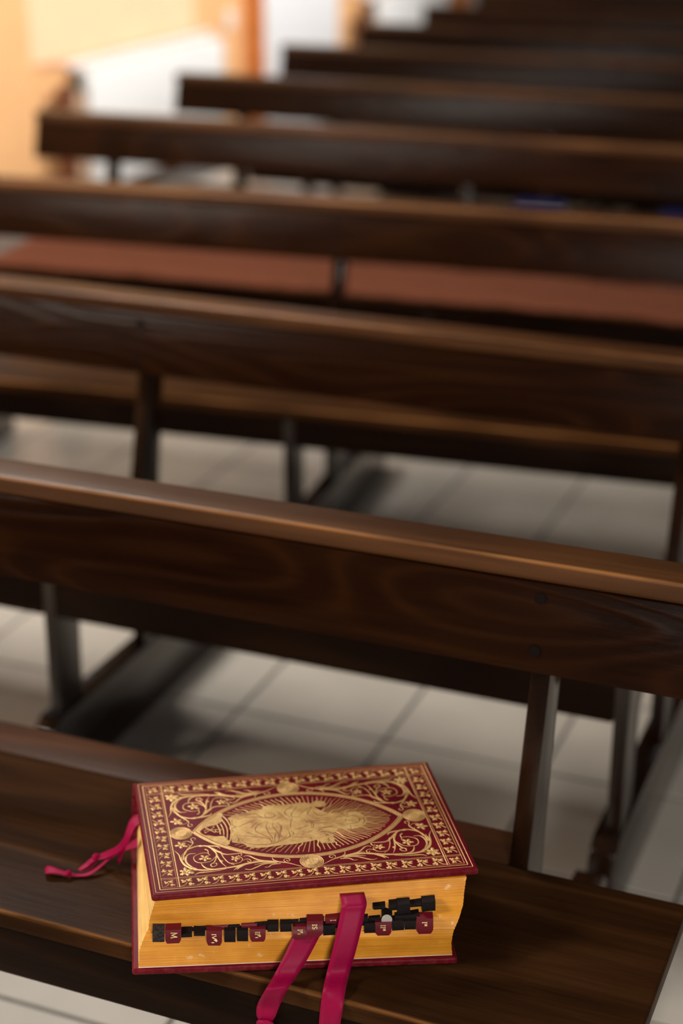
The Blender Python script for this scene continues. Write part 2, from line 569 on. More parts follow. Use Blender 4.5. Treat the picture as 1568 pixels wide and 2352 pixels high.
_no.inputs['Roughness'].default_value = 0.7
_nt.links.new(_tc.outputs['Object'], _no.inputs['Vector'])
_rp = ramp(_nt, [(0.30, (0.20, 0.07, 0.035)), (0.44, (0.46, 0.26, 0.09)), (0.56, (0.58, 0.37, 0.13)), (0.72, (0.70, 0.50, 0.22))])
_nt.links.new(_no.outputs['Fac'], _rp.inputs['Fac'])
_nt.links.new(_rp.outputs['Color'], _nt.nodes['Principled BSDF'].inputs['Base Color'])
M_ENGRAVE = simple('engraved_red', (0.085, 0.014, 0.010), 0.6, spec=0.1)
M_RIBBON = simple('satin_ribbon', (0.25, 0.0015, 0.040), 0.5, var=0.06, scale=300, spec=0.12)
M_TAB_RED = simple('red_leather_tab', (0.115, 0.004, 0.011), 0.42, spec=0.2, bump=0.0003, scale=900)
M_TAB_BLACK = simple('black_cloth_tab', (0.0085, 0.0055, 0.0058), 0.7, spec=0.1, var=0.3, scale=500, bump=0.0004)
M_TAB_WORN = simple('worn_black_tab', (0.035, 0.025, 0.023), 0.8, spec=0.1, var=0.7, scale=420, bump=0.0008)
M_FELT = simple('grey_white_dot', (0.42, 0.38, 0.36), 0.8, var=0.2, scale=500)
M_GILT = simple('gilt_letter', (0.85, 0.62, 0.30), 0.35, metal=0.4)


def page_mat(name, lo, mid, hi, freq):
    m, nt, b = new_mat(name)
    L = nt.links.new
    tc = N(nt, 'ShaderNodeTexCoord')
    mp = N(nt, 'ShaderNodeMapping')
    mp.inputs['Scale'].default_value = (9, 9, freq)
    L(tc.outputs['Object'], mp.inputs['Vector'])
    a = N(nt, 'ShaderNodeTexNoise')
    a.inputs['Scale'].default_value = 1.0
    a.inputs['Detail'].default_value = 5.0
    a.inputs['Roughness'].default_value = 0.7
    L(mp.outputs[0], a.inputs['Vector'])
    s = N(nt, 'ShaderNodeTexNoise')
    s.inputs['Scale'].default_value = 42.0
    s.inputs['Detail'].default_value = 3.0
    L(tc.outputs['Object'], s.inputs['Vector'])
    f = math_node(nt, 'ADD', math_node(nt, 'MULTIPLY', a.outputs['Fac'], 0.72), math_node(nt, 'MULTIPLY', s.outputs['Fac'], 0.28))
    r = ramp(nt, [(0.34, lo), (0.5, mid), (0.66, hi)])
    L(f, r.inputs['Fac'])
    scuff = N(nt, 'ShaderNodeTexNoise')
    scuff.inputs['Scale'].default_value = 85.0
    scuff.inputs['Detail'].default_value = 2.0
    L(tc.outputs['Object'], scuff.inputs['Vector'])
    k = math_node(nt, 'MULTIPLY', math_node(nt, 'SUBTRACT', scuff.outputs['Fac'], 0.665, True), 6.0, True)
    mx = N(nt, 'ShaderNodeMix', data_type='RGBA')
    L(k, mx.inputs[0])
    L(r.outputs['Color'], mx.inputs[6])
    mx.inputs[7].default_value = (0.80, 0.62, 0.40, 1)
    L(mx.outputs[2], b.inputs['Base Color'])
    b.inputs['Roughness'].default_value = 0.5
    bp = N(nt, 'ShaderNodeBump')
    bp.inputs['Strength'].default_value = 0.5
    bp.inputs['Distance'].default_value = 0.0006
    L(a.outputs['Fac'], bp.inputs['Height'])
    L(bp.outputs['Normal'], b.inputs['Normal'])
    return m


M_FORE = page_mat('stained_fore_edge', (0.48, 0.165, 0.008), (0.67, 0.262, 0.013), (0.80, 0.37, 0.037), 1500)
M_HEAD = page_mat('yellow_page_ends', (0.62, 0.36, 0.09), (0.74, 0.47, 0.15), (0.82, 0.58, 0.25), 500)

# frame of the front cover: millimetres (u along the fore edge, v towards the spine, w up)
CO = np.array([1.101329, -1.242427, 0.5150])
CU = np.array([0.00087033, 0.00051069, 0.0])
CV = np.array([-0.00055289, 0.00083639, 0.0])
BASE = np.array([1.0835, -1.2610, 0.4205])
BU = np.array([math.cos(math.radians(25.5)), math.sin(math.radians(25.5)), 0])
BV = np.array([math.cos(math.radians(119.0)), math.sin(math.radians(119.0)), 0])
HERE = np.array([1.16, -1.08, 0.4205])
missal = empty('missal', HERE)
tag(missal, 'thick red leather missal with gold tooled cover and gilt yellow page edges on the pew', 'book')


def cw(u, v, w=0.0):
    p = CO + CU * u + CV * v
    return (p[0], p[1], p[2] + w / 1000.0)


def bw(u, v, w=0.0):
    p = BASE + BU * (u / 1000.0) + BV * (v / 1000.0)
    return (p[0], p[1], p[2] + w / 1000.0)


def mobj(name, verts, faces, mat, parent, smooth=False):
    return mesh_obj(name, verts, faces, mat, parent, smooth, HERE)


def rounded_slab(name, fn, u0, u1, v0, v1, w0, w1, r, bev, mat, parent):
    bm = bmesh.new()
    box_into(bm, u0, u1, v0, v1, w0, w1)
    up = [e for e in bm.edges if abs(e.verts[0].co.z - e.verts[1].co.z) > 1e-6]
    bmesh.ops.bevel(bm, geom=up, offset=r, segments=3, profile=0.5, affect='EDGES')
    fl = [e for e in bm.edges if abs(e.verts[0].co.z - e.verts[1].co.z) < 1e-6]
    bmesh.ops.bevel(bm, geom=fl, offset=bev, segments=3, profile=0.5, affect='EDGES', clamp_overlap=True)
    for v in bm.verts:
        v.co = Vector(fn(*v.co)) - Vector(HERE)
    return bm_obj(name, bm, mat, parent, smooth=True)


front = rounded_slab('front_cover', cw, 0, 350.5, -0.5, 231, -7.5, 0, 3, 2.4, M_LEATHER, missal)
back = rounded_slab('back_cover', bw, 0, 351, 0, 234, 0, 7.8, 3, 2.4, M_LEATHER, missal)
# rounded leather spine joining both covers on the far side
vs, fs = [], []
ns, nl = 10, 12
for i in range(nl + 1):
    for k in range(ns + 1):
        t = k / ns
        a = np.array(bw(351.0 * i / nl, 232, 3))
        b = np.array(cw(350.5 * i / nl, 229, -3))
        p = a * (1 - t) + b * t
        o = math.sin(math.pi * t) ** 0.6 * 0.014
        vs.append(p + (CV / np.linalg.norm(CV)) * o)
for i in range(nl):
    for k in range(ns):
        q = i * (ns + 1) + k
        fs.append((q, q + ns + 1, q + ns + 2, q + 1))
spine = mobj('spine', vs, fs, M_LEATHER, missal, True)
so = spine.modifiers.new('thickness', 'SOLIDIFY')
so.thickness = 0.003

# page block: layers of leaves between measured corner lines
LOWK = [(0.4283, at(318, 2222, .4283), at(1038, 2192, .4283)), (0.447, at(320, 2185, .447), at(1037, 2168, .447)),
        (0.4580, at(328, 2162, .4580), at(1039, 2152, .4580)), (0.4660, at(340, 2139.5, .4660) + 0.004 * BV, at(1042, 2136, .4660))]
UPK = [(0.4662, at(340, 2139, .4662), at(1043, 2135, .4662)), (0.4800, at(343, 2114, .4800), at(1056, 2104, .4800)), (0.4870, at(346, 2103, .4870), at(1063, 2078, .4870)),
       (0.5080, at(357, 2069, .5080), at(1071, 2015, .5080))]


def layered(name, keys, n, bulge, mat, parent):
    """a stack of leaves; fore edge, two ends, back; every leaf packet has its own tiny offset"""
    zs = [k[0] for k in keys]
    vs, fs, mi = [], [], []
    m = 12
    for i in range(n):
        for zz in (zs[0] + (zs[-1] - zs[0]) * i / n, zs[0] + (zs[-1] - zs[0]) * (i + 0.95) / n):
            FLp = np.array([np.interp(zz, zs, [k[1][c] for k in keys]) for c in range(3)])
            FRp = np.array([np.interp(zz, zs, [k[2][c] for k in keys]) for c in range(3)])
            FLp[2] = FRp[2] = zz
            rr = random.Random(i * 31 + int(zs[0] * 1e4))
            j = rr.uniform(-0.00014, 0.00014)
            d = (FRp - FLp) / np.linalg.norm(FRp - FLp)
            bt = min(1.0, max(0.0, (zz - 0.445) / 0.06))
            back = 0.216 * (BV * (1 - bt) + bt * CV / np.linalg.norm(CV))
            ring = [FLp + (FRp - FLp) * q / m + (j + bulge(zz, q / m)) * BV for q in range(m + 1)]
            ring = [p + d * (rr.uniform(-0.0002, 0.0002) if q in (0, m) else 0) for q, p in enumerate(ring)]
            ring += [FRp + back, FLp + back]
            vs += ring
    k = m + 3
    for r in range(2 * n - 1):
        for q in range(k):
            a, b = r * k + q, r * k + (q + 1) % k
            fs.append((a, b, b + k, a + k))
            mi.append(0 if q < m else 1)
    fs.append(tuple(range(k))[::-1])
    mi.append(1)
    fs.append(tuple((2 * n - 1) * k + q for q in range(k)))
    mi.append(0)
    o = mobj(name, vs, fs, mat, parent)
    o.data.polygons.foreach_set('material_index', mi)
    return o


pages = layered('page_block', LOWK, 26, lambda z, t: 0.0015 * math.sin(math.pi * (z - 0.428) / 0.04), [M_FORE, M_HEAD], missal)
upper = layered('page_block', UPK, 30, lambda z, t: 0.0015 * math.sin(math.pi * max(0, (z - 0.488)) / 0.022), [M_FORE, M_HEAD], missal)
tag(pages, 'lower half of the yellow page block')
tag(upper, 'upper half of the yellow page block, pushed slightly forward')
# pale paste-down leaf under the block
vs = [LOWK[0][1] + np.array((0, 0, 0.0002)) - 0.0012 * BV, LOWK[0][2] + np.array((0, 0, 0.0002)) - 0.0012 * BV]
vs += [vs[1] + 0.21 * BV, vs[0] + 0.21 * BV]
vs += [v - np.array((0, 0, 0.0006)) for v in vs]
mobj('endpaper', vs, [(0, 1, 2, 3), (7, 6, 5, 4), (0, 4, 5, 1), (1, 5, 6, 2), (2, 6, 7, 3), (3, 7, 4, 0)], M_PAPER, missal)


# ---- gold tooling on the cover
def spline(pts, seg=5):
    p = [np.array(q, float) for q in pts]
    if len(p) == 2:
        return [p[0] + (p[1] - p[0]) * i / 2 for i in range(3)]
    p = [2 * p[0] - p[1]] + p + [2 * p[-1] - p[-2]]
    out = []
    for i in range(1, len(p) - 2):
        for s in range(seg):
            t = s / seg
            a, b, c, d = p[i - 1], p[i], p[i + 1], p[i + 2]
            out.append(0.5 * ((2 * b) + (c - a) * t + (2 * a - 5 * b + 4 * c - d) * t * t + (3 * b - a - 3 * c + d) * t ** 3))
    out.append(p[-2])
    return out


def strip_into(vs, fs, pts, widths, w=0.05, ridge=0.38, seg=5, smooth=True, f=cw):
    """a raised gold line of changing width: three vertices across, the middle one proud"""
    c = spline(pts, seg) if smooth else [np.array(q, float) for q in pts]
    n = len(c)
    wi = widths if isinstance(widths, (list, tuple)) else (widths, widths)
    for i in range(n):
        a, b = c[max(0, i - 1)], c[min(n - 1, i + 1)]
        t = b - a
        L = math.hypot(*t) or 1.0
        nx, ny = -t[1] / L, t[0] / L
        ww = float(np.interp(i / max(1, n - 1) * (len(wi) - 1), range(len(wi)), wi)) / 2
        base = len(vs)
        vs.append(f(c[i][0] + nx * ww, c[i][1] + ny * ww, w))
        vs.append(f(c[i][0], c[i][1], ridge))
        vs.append(f(c[i][0] - nx * ww, c[i][1] - ny * ww, w))
        if i:
            fs.append((base - 3, base, base + 1, base - 2))
            fs.append((base - 2, base + 1, base + 2, base - 1))


def fan_into(vs, fs, ring, centre, w=0.05, ridge=0.4, f=cw):
    b = len(vs)
    vs.append(f(centre[0], centre[1], ridge))
    for q in ring:
        vs.append(f(q[0], q[1], w))
    n = len(ring)
    for i in range(n):
        fs.append((b, b + 1 + i, b + 1 + (i + 1) % n))


def lobe_into(vs, fs, c, ang, size, width):
    """one pointed lobe with notched sides"""
    ca, sa = math.cos(ang), math.sin(ang)
    prof = [(0.0, 0.10), (0.25, 0.16), (0.46, 0.50), (0.56, 0.28), (0.78, 0.44), (0.80, 0.20), (1.0, 0.0)]
    ring = [(x * size, y * width) for x, y in prof] + [(x * size, -y * width) for x, y in prof[-2::-1]]
    ring = [(c[0] + x * ca - y * sa, c[1] + x * sa + y * ca) for x, y in ring]
    fan_into(vs, fs, ring, (c[0] + 0.45 * size * ca, c[1] + 0.45 * size * sa), ridge=0.45)


def leaf_into(vs, fs, c, tip, n):
    d = (tip[0] - c[0], tip[1] - c[1])
    r, a0 = math.hypot(*d), math.atan2(d[1], d[0])
    for k in range(n):
        a = a0 + 2 * math.pi * k / n
        lobe_into(vs, fs, c, a, r * (0.95 if k % 2 == 0 else 0.8), r * 0.50)


def sprig(name, x, y, ang, flip, size=1.0):
    """a little stem carrying three lobed leaves, as along the border"""
    vs, fs = [], []
    ca, sa = math.cos(ang), math.sin(ang)

    def P(p, q):
        p, q = p * size, q * size * (-1 if flip else 1)
        return (x + p * ca - q * sa, y + p * sa + q * ca)
    strip_into(vs, fs, [P(-9.2, -7.6), P(-5.4, -6.4), P(-2.2, -3.4), P(-0.2, 0.6)], (0.4, 1.2, 1.3, 0.9))
    for (a, l, cx, cy) in ((132, 9.2, -1.6, -0.8), (56, 9.8, 0.0, 0.4), (-14, 9.4, -0.6, -3.2)):
        aa = ang + math.radians(-a if flip else a)
        c = P(cx, cy)
        for da, k in ((0, 1.0), (0.85, 0.66), (-0.85, 0.66)):
            lobe_into(vs, fs, (c[0] + 0.16 * l * size * math.cos(aa), c[1] + 0.16 * l * size * math.sin(aa)), aa + da, l * k * 0.86 * size, 4.6 * size * k)
    return mobj(name, vs, fs, M_GOLD, front)


UC, VC = 175.3, 115.9
STROKES=[
 ([0.4,2.6,2.2,2.6,0.6],[[32.7,81.2],[36.5,72.8],[37.9,61.7],[41.4,51.7],[47.9,44.8],[56.6,40.6],[69.7,39.6],[93.8,42.0],[107.7,46.0],[124.6,47.7],[137.5,45.2],[150.1,41.0],[163.9,31.9]]),
 ([0.5,1.6,0.8],[[40.7,74.6],[38.6,65.2],[39.3,56.7],[43.7,48.4],[50.3,42.7]]),
 ([0.6,1.8,0.5],[[54.6,73.2],[47.1,72.5],[43.4,65.8],[43.6,56.1],[48.8,46.5]]),
 ([0.4,1.2,0.4],[[42.1,69.6],[41.8,61.2],[44.7,51.2],[52.4,43.6]]),
 ([1.2,1.6,1.4,1.0,0.7],[[39.9,61.5],[41.6,70.8],[44.4,78.3],[51.9,85.2],[62.3,87.4],[71.8,82.9],[76.6,73.0],[75.9,62.3],[72.4,53.2],[68.4,49.6],[69.1,45.3],[72.5,45.8],[75.0,49.0],[74.0,51.5],[72.2,49.9]]),
 ([0.4,0.9,1.1,0.8],[[69.2,67.4],[67.5,71.9],[60.5,72.6],[53.3,68.5],[51.5,64.0],[52.7,57.8],[57.0,54.4],[63.6,54.4],[69.9,56.5],[75.1,63.6]]),
 ([1.4,0.9,0.4],[[65.5,80.2],[68.4,76.7],[68.3,70.6],[69.9,67.3]]),
 ([1.6,1.1,0.8,0.6],[[42.4,71.9],[46.5,81.7],[51.4,88.9],[54.4,94.7],[52.8,101.1],[54.1,104.1],[56.8,103.7],[57.8,101.4],[56.0,99.4]]),
 ([0.5,0.8,0.6],[[53.8,93.8],[49.4,98.1],[44.3,98.0],[41.5,94.1]]),
 ([1.3,0.6,0.3],[[47.0,82.8],[49.9,87.9],[48.3,91.9]]),
 ([1.2,2.2,1.6,1.0,0.6],[[49.0,83.1],[55.5,86.5],[62.4,88.0],[60.7,86.7],[68.7,85.9],[76.3,76.4],[85.8,67.2],[96.4,66.2],[103.1,66.7],[103.6,63.0],[101.3,60.7],[99.9,63.1]]),
 ([1.8,2.0,0.4],[[67.4,86.3],[74.0,85.4],[79.8,83.3],[82.0,79.0]]),
 ([0.8,1.8,0.4],[[73.6,81.7],[79.3,74.2],[82.3,71.3],[84.3,66.2]]),
 ([0.8,1.6,0.6],[[72.6,79.4],[76.8,70.3],[77.7,61.7],[81.0,51.6]]),
 ([0.6,1.6,1.2,0.4],[[76.5,71.9],[77.9,62.0],[79.9,52.1],[84.0,42.6]]),
 ([0.5,1.0,0.5],[[77.7,60.8],[79.1,55.8],[81.9,54.8],[79.8,50.9]]),
 ([0.9,1.0,0.6],[[81.7,72.0],[83.6,60.8],[87.5,50.7],[93.4,45.1]]),
 ([0.6,0.9,0.7],[[99.4,59.2],[102.8,57.5],[103.3,53.2],[103.4,54.3],[100.5,49.4],[94.6,47.6],[90.2,49.1]]),
 ([0.6,0.9,0.6],[[102.9,52.0],[107.2,54.4],[111.0,52.9],[111.9,49.9],[109.6,48.1],[108.0,50.9]]),
 ([0.4,1.6,1.4],[[104.9,58.9],[107.8,60.9],[112.0,59.5],[117.4,53.5],[123.5,49.6],[137.6,45.7]]),
 ([0.4,1.4,1.6],[[114.2,49.8],[121.5,49.7],[129.2,47.9],[138.1,45.1]]),
 ([0.4,1.5,1.8],[[114.4,42.0],[120.6,43.5],[127.4,44.9],[137.4,44.6]]),
 ([0.4,1.6,1.4,1.4],[[103.3,35.3],[109.2,33.9],[116.4,37.6],[125.7,42.4],[139.1,42.6]]),
 ([0.4,1.2,1.4],[[124.7,35.8],[129.0,36.0],[133.3,39.9],[142.8,40.9]]),
 ([0.5,1.3,1.0],[[135.4,53.3],[136.2,48.8],[140.7,44.8],[146.9,41.5]]),
 ([0.5,0.9,0.7],[[149.0,42.1],[147.0,45.6],[148.7,49.0],[152.6,48.4],[153.7,45.5],[151.3,43.8],[149.9,45.6]]),
 ([0.4,3.4,1.8],[[90.8,34.8],[97.7,41.5],[104.2,44.7],[113.0,46.4]]),
 ([0.3,2.4,1.0],[[94.2,34.9],[99.7,41.2],[107.6,45.4]]),
 ([0.4,1.8,1.0,0.8],[[49.1,32.3],[54.1,35.7],[62.6,35.9],[72.6,36.6],[83.5,39.1]]),
 ([0.5,1.8,1.2],[[58.3,54.0],[59.8,47.8],[64.1,42.3],[74.3,39.3]]),
 ([0.5,0.7,0.6],[[45.6,39.3],[52.0,40.7],[61.2,40.6]]),
]
LEAVES=[[[63.7,62.8],[55.8,61.0],5],[[41.2,91.6],[32.7,91.0],5],[[40.8,39.4],[32.8,33.5],6],[[96.0,57.2],[92.0,62.6],5]]
FIGURE=[[97.4,117.0],[100.1,123.0],[100.3,131.9],[98.0,138.1],[107.2,144.6],[116.6,147.1],[129.1,151.2],[138.2,151.2],[142.7,157.8],[151.3,158.8],[165.3,158.2],[168.4,158.0],[176.8,157.8],[179.3,159.8],[189.7,158.9],[196.3,156.2],[200.4,159.4],[205.6,160.6],[211.6,158.4],[213.5,153.5],[210.7,148.3],[206.6,146.8],[201.8,147.5],[198.6,149.3],[200.0,145.5],[203.4,141.0],[210.4,133.5],[216.5,132.6],[222.8,132.6],[230.8,134.1],[236.6,131.6],[243.2,132.6],[248.2,126.6],[252.2,118.9],[252.1,111.1],[248.8,103.9],[241.7,98.3],[232.4,96.7],[222.4,98.6],[217.3,100.2],[214.2,95.0],[208.7,91.7],[208.7,84.4],[208.7,72.0],[203.6,71.8],[192.9,73.1],[190.9,80.5],[183.8,79.1],[174.0,77.0],[160.1,75.3],[146.5,74.9],[137.9,74.3],[131.0,73.4],[120.9,73.6],[111.4,77.5],[110.1,82.6],[103.2,86.1],[96.7,88.2],[96.5,97.0],[96.4,105.8],[95.6,108.4],[98.4,113.0]]
CLOUDS=[[59.0,118.1],[67.0,127.8],[77.2,137.2],[86.6,146.2],[89.9,150.3],[93.4,150.1],[93.5,144.6],[91.4,140.3],[92.5,135.7],[89.5,130.9],[86.4,128.6],[81.9,125.6],[77.0,125.1],[72.0,123.2],[68.3,121.0],[64.2,115.5],[66.2,109.9],[70.9,109.2],[74.5,110.2],[77.8,109.5],[84.1,105.7],[89.6,103.6],[91.2,97.7],[94.0,92.3],[93.9,86.2],[89.2,82.9],[82.5,88.4],[73.7,98.4],[64.8,109.1]]
ARCS=[[[84.8,126.5],[86.1,118.6],[86.3,112.3],[86.2,106.0]],[[88.9,127.8],[90.3,119.3],[90.4,111.7],[89.7,104.2]],[[92.0,134.4],[94.5,122.5],[94.6,111.1],[92.3,96.9]],[[93.5,143.3],[96.9,135.0],[98.9,123.2],[98.9,114.2],[97.2,101.9],[94.3,89.8]]]
CHIRHO=[[[68.9,117.3],[77.4,117.1],[86.9,116.6]],[[71.5,122.3],[75.9,116.6],[80.4,111.2]],[[70.2,111.8],[75.9,116.6],[80.8,122.6]],[[81.7,116.1],[82.2,112.2],[84.9,111.6],[87.4,114.0],[88.2,117.1]],[[72.2,122.6],[70.6,120.3]],[[70.5,111.0],[69.5,114.1]],[[80.2,123.1],[81.4,121.6]],[[80.5,110.3],[81.1,113.0]]]
ENGRAVED=[
 [[103.2,135.4],[101.6,124.0],[105.1,119.1],[99.2,116.1],[101.1,110.1],[96.6,107.0]],
 [[105.9,135.0],[120.0,136.8],[132.3,135.7],[140.2,132.6],[147.1,132.2]],
 [[116.9,139.2],[128.0,143.5],[137.0,134.4],[140.1,132.0]],
 [[141.6,141.5],[147.2,142.0],[152.1,137.4],[147.2,132.9],[141.1,133.8],[140.5,139.1],[142.4,142.1]],
 [[154.9,146.1],[158.4,137.8],[163.3,125.4]],
 [[149.8,127.3],[155.1,130.4],[159.9,134.3]],
 [[120.8,113.6],[125.2,120.6],[130.9,126.2]],
 [[141.7,124.6],[131.5,121.0],[126.1,112.8],[125.9,106.5],[131.6,99.4],[138.0,92.2],[140.0,83.2]],
 [[142.2,123.3],[138.3,116.1],[139.1,103.3],[141.5,92.9],[140.9,80.6]],
 [[146.7,121.3],[146.0,112.5],[149.1,101.9],[149.5,91.8],[145.8,81.1]],
 [[147.6,100.8],[145.3,94.9],[142.7,82.8]],
 [[100.2,103.9],[107.9,100.3],[121.1,97.2],[130.8,93.9],[138.1,88.4],[139.3,83.3],[137.3,78.7]],
 [[106.4,99.3],[109.5,87.6],[118.7,81.3],[131.9,78.8],[138.8,79.7],[146.0,82.3],[153.8,88.7],[158.8,94.2]],
 [[103.7,99.7],[104.9,93.3],[102.8,88.6]],
 [[156.3,116.1],[153.5,101.2]],
 [[151.7,121.9],[154.5,113.8],[151.2,97.8],[152.4,92.6]],
 [[107.0,118.1],[118.4,125.4],[129.4,130.3]],
 [[109.7,112.7],[121.6,100.8],[126.8,98.8]],
 [[170.6,129.5],[166.9,119.7],[164.8,107.2]],
 [[168.2,106.7],[174.2,105.8],[182.5,109.7],[186.7,110.4]],
 [[169.7,128.3],[163.8,138.3],[165.7,145.9],[172.9,151.4],[180.1,152.4]],
 [[180.1,152.4],[170.6,137.3],[171.5,130.6],[181.5,127.9]],
 [[178.1,132.3],[186.9,142.8],[195.6,148.1],[188.3,134.7],[194.0,128.0]],
 [[195.1,141.6],[198.7,130.6],[203.9,128.5],[211.6,132.6]],
 [[187.1,124.5],[189.2,116.4],[188.3,103.8]],
 [[189.6,122.8],[191.4,113.5],[189.6,103.6]],
 [[190.6,124.6],[203.0,123.5],[216.6,122.1]],
 [[191.0,118.7],[202.3,119.7],[213.1,118.1]],
 [[190.3,115.0],[212.1,113.1]],
 [[189.6,103.6],[199.5,104.7],[209.7,103.9],[216.7,100.9]],
 [[180.5,94.8],[189.2,101.1]],
 [[192.5,96.8],[199.0,102.2],[213.6,106.5]],
 [[182.7,88.2],[184.3,81.7]],
 [[159.4,91.6],[169.2,88.9],[181.2,87.2]],
 [[147.7,82.1],[156.8,88.2],[161.6,92.5],[161.4,107.7]],
 [[164.2,103.5],[166.3,95.6],[160.1,91.5]],
 [[193.6,95.4],[201.9,95.5],[208.8,92.0]],
 [[218.2,130.4],[225.5,131.9],[230.8,123.3],[237.7,123.0],[243.8,118.8],[243.0,111.2],[234.5,107.3],[220.8,108.0],[217.0,109.8]],
 [[215.1,117.8],[221.1,123.4],[228.1,123.7]],
 [[231.9,132.3],[233.2,124.9]],
 [[231.4,105.2],[231.2,97.6]],
 [[236.7,125.0],[244.2,124.0]],
 [[232.9,102.4],[240.5,102.6]],
 [[222.4,105.2],[229.8,104.1]],
 [[225.2,126.7],[230.7,126.6]],
 [[235.3,118.1],[237.5,118.4]],
 [[234.8,111.7],[236.3,110.9]],
 [[230.7,115.6],[233.2,114.5],[236.7,114.7]],
 [[229.1,118.4],[227.7,112.8]],
 [[243.1,115.0],[250.2,115.9]],
 [[249.3,118.0],[249.1,110.3],[245.7,104.4]],
 [[200.2,91.9],[203.9,87.7]],
 [[199.2,86.5],[204.1,88.9]],
 [[202.0,90.4],[201.3,86.8]],
 [[199.5,92.0],[200.9,91.9]],
 [[203.9,89.5],[203.2,86.2]],
 [[200.4,83.8],[202.9,82.8],[203.1,80.3],[200.9,79.3],[203.0,77.8],[201.9,75.7],[199.7,76.4]],
]


# ruled border lines, each frame its own piece
for (a, b, c, d, wd) in ((5.2, 345.4, 5.4, 226.4, 0.75), (10, 341, 10, 222, 1.15), (12.9, 338.0, 12.9, 218.8, 0.55)):
    vs, fs = [], []
    for p, q in (((a, c), (b, c)), ((b, c), (b, d)), ((b, d), (a, d)), ((a, d), (a, c))):
        strip_into(vs, fs, [p, q], wd, ridge=0.2, smooth=False)
    mobj('border_line', vs, fs, M_GOLD, front)
vs, fs = [], []
for off, wd in ((29.0, 0.55), (31.1, 1.2)):
    for u in (off, 350.6 - off):
        strip_into(vs, fs, [(u, 12), (u, 220)], wd, ridge=0.2, smooth=False)
for off, wd in ((27.9, 0.6), (30.0, 0.8)):
    for v in (off, 231.6 - off):
        strip_into(vs, fs, [(12, v), (31, v)], wd, ridge=0.2, smooth=False)
        strip_into(vs, fs, [(31, v), (319.5, v)], wd, ridge=0.2, smooth=False)
        strip_into(vs, fs, [(319.5, v), (339, v)], wd, ridge=0.2, smooth=False)
mobj('border_line', vs, fs, M_GOLD, front)

# sprigs all round: 17 along each long side, 10 along each short side, 4 in the corners
for side in (0, 1):
    v = 20.3 if side == 0 else 231.6 - 20.6
    for k in range(17):
        u = UC + (k - 8) * 16.9
        right = k > 8
        ang = 0.0 if side == 0 else math.pi
        # stems start towards the middle of the page foot and lean outwards
        flip = (right if side == 0 else not right)
        sprig('leaf_sprig', u, v, math.pi if right and side == 0 else (0.0 if side == 0 else (0.0 if not right else math.pi)), (side == 0) == right, 0.86)
    u = 21.0 if side == 0 else 350.6 - 21.0
    for k in range(10):
        vv = VC + (k - 4.5) * 16.6
        low = k < 5
        sprig('leaf_sprig', u, vv, math.radians(90) if low else math.radians(-90), (side == 0) == low, 0.80)
for (u, v, a) in ((21, 20.5, 45), (329.6, 20.5, 135), (21, 211, -45), (329.6, 211, -135)):
    sprig('leaf_sprig', u, v, math.radians(a - 45), False, 0.72)

# the scrolls of the four corners, mirrored from one quarter
for sx in (1, -1):
    for sy in (1, -1):
        fu = lambda p: (UC + sx * (p[0] - UC), VC + sy * (p[1] - VC))
        vs, fs = [], []
        for wd, pts in STROKES:
            strip_into(vs, fs, [fu(p) for p in pts], [1.15 * x for x in wd])
        mobj('scroll_ornament', vs, fs, M_GOLD, front, True)
        for c, tip, n in LEAVES:
            vs, fs = [], []
            leaf_into(vs, fs, fu(c), fu(tip), n)
            mobj('vine_leaf', vs, fs, M_GOLD, front)

# pointed oval of three bands, and the four round bosses at its ends
R0, H0 = 140.4, 140.4 - 67.0
vs, fs = [], []
for d, wd in ((0.0, 1.3), (-2.2, 1.8), (-4.4, 1.1)):
    r = R0 + d
    a1 = math.acos(H0 / r)
    for s in (1, -1):
        pts = []
        for i in range(41):
            a = -a1 + 2 * a1 * i / 40
            pts.append((UC + r * math.sin(a), VC + s * (r * math.cos(a) - H0)))
        strip_into(vs, fs, pts, wd, ridge=0.35, smooth=False)
mobj('pointed_oval_band', vs, fs, M_GOLD, front, True)
for (u, v, r) in ((43.2, 115.4, 12.3), (307.0, 115.2, 12.6), (176.6, 40.2, 12.9), (176.0, 193.3, 12.6)):
    vs, fs = [], []
    ring = [(u + (r * 0.5) * math.cos(2 * math.pi * i / 24), v + (r * 0.5) * math.sin(2 * math.pi * i / 24)) for i in range(24)]
    fan_into(vs, fs, ring, (u, v), w=0.12, ridge=0.14)
    for k, wd in ((0.97, 1.1), (0.84, 1.0), (0.72, 1.0), (0.60, 0.9), (0.5, 0.8)):
        strip_into(vs, fs, [(u + r * k * math.cos(2 * math.pi * i / 36), v + r * k * math.sin(2 * math.pi * i / 36)) for i in range(37)], wd, ridge=0.42, smooth=False)
    for q in range(4):
        a = q * math.pi / 2 + math.pi / 4
        strip_into(vs, fs, [(u + r * s * math.cos(a + t), v + r * s * math.sin(a + t)) for s, t in ((0.08, 0), (0.24, 0.5), (0.36, 0.1), (0.26, -0.5), (0.1, -0.2))], 0.8, w=0.2, ridge=0.5)
    mobj('round_boss', vs, fs, M_GOLD, front, True)


# rays between the figure and the oval
def seg_dist_out(o, d, ring, after=False):
    best = None
    n = len(ring)
    for i in range(n):
        a, b = np.array(ring[i]), np.array(ring[(i + 1) % n])
        e = b - a
        den = d[0] * e[1] - d[1] * e[0]
        if abs(den) < 1e-9:
            continue
        w = a - o
        t = (w[0] * e[1] - w[1] * e[0]) / den
        s = (w[0] * d[1] - w[1] * d[0]) / den
        if 0 <= s <= 1 and t > 0 and (best is None or t > best):
            best = t
    return best


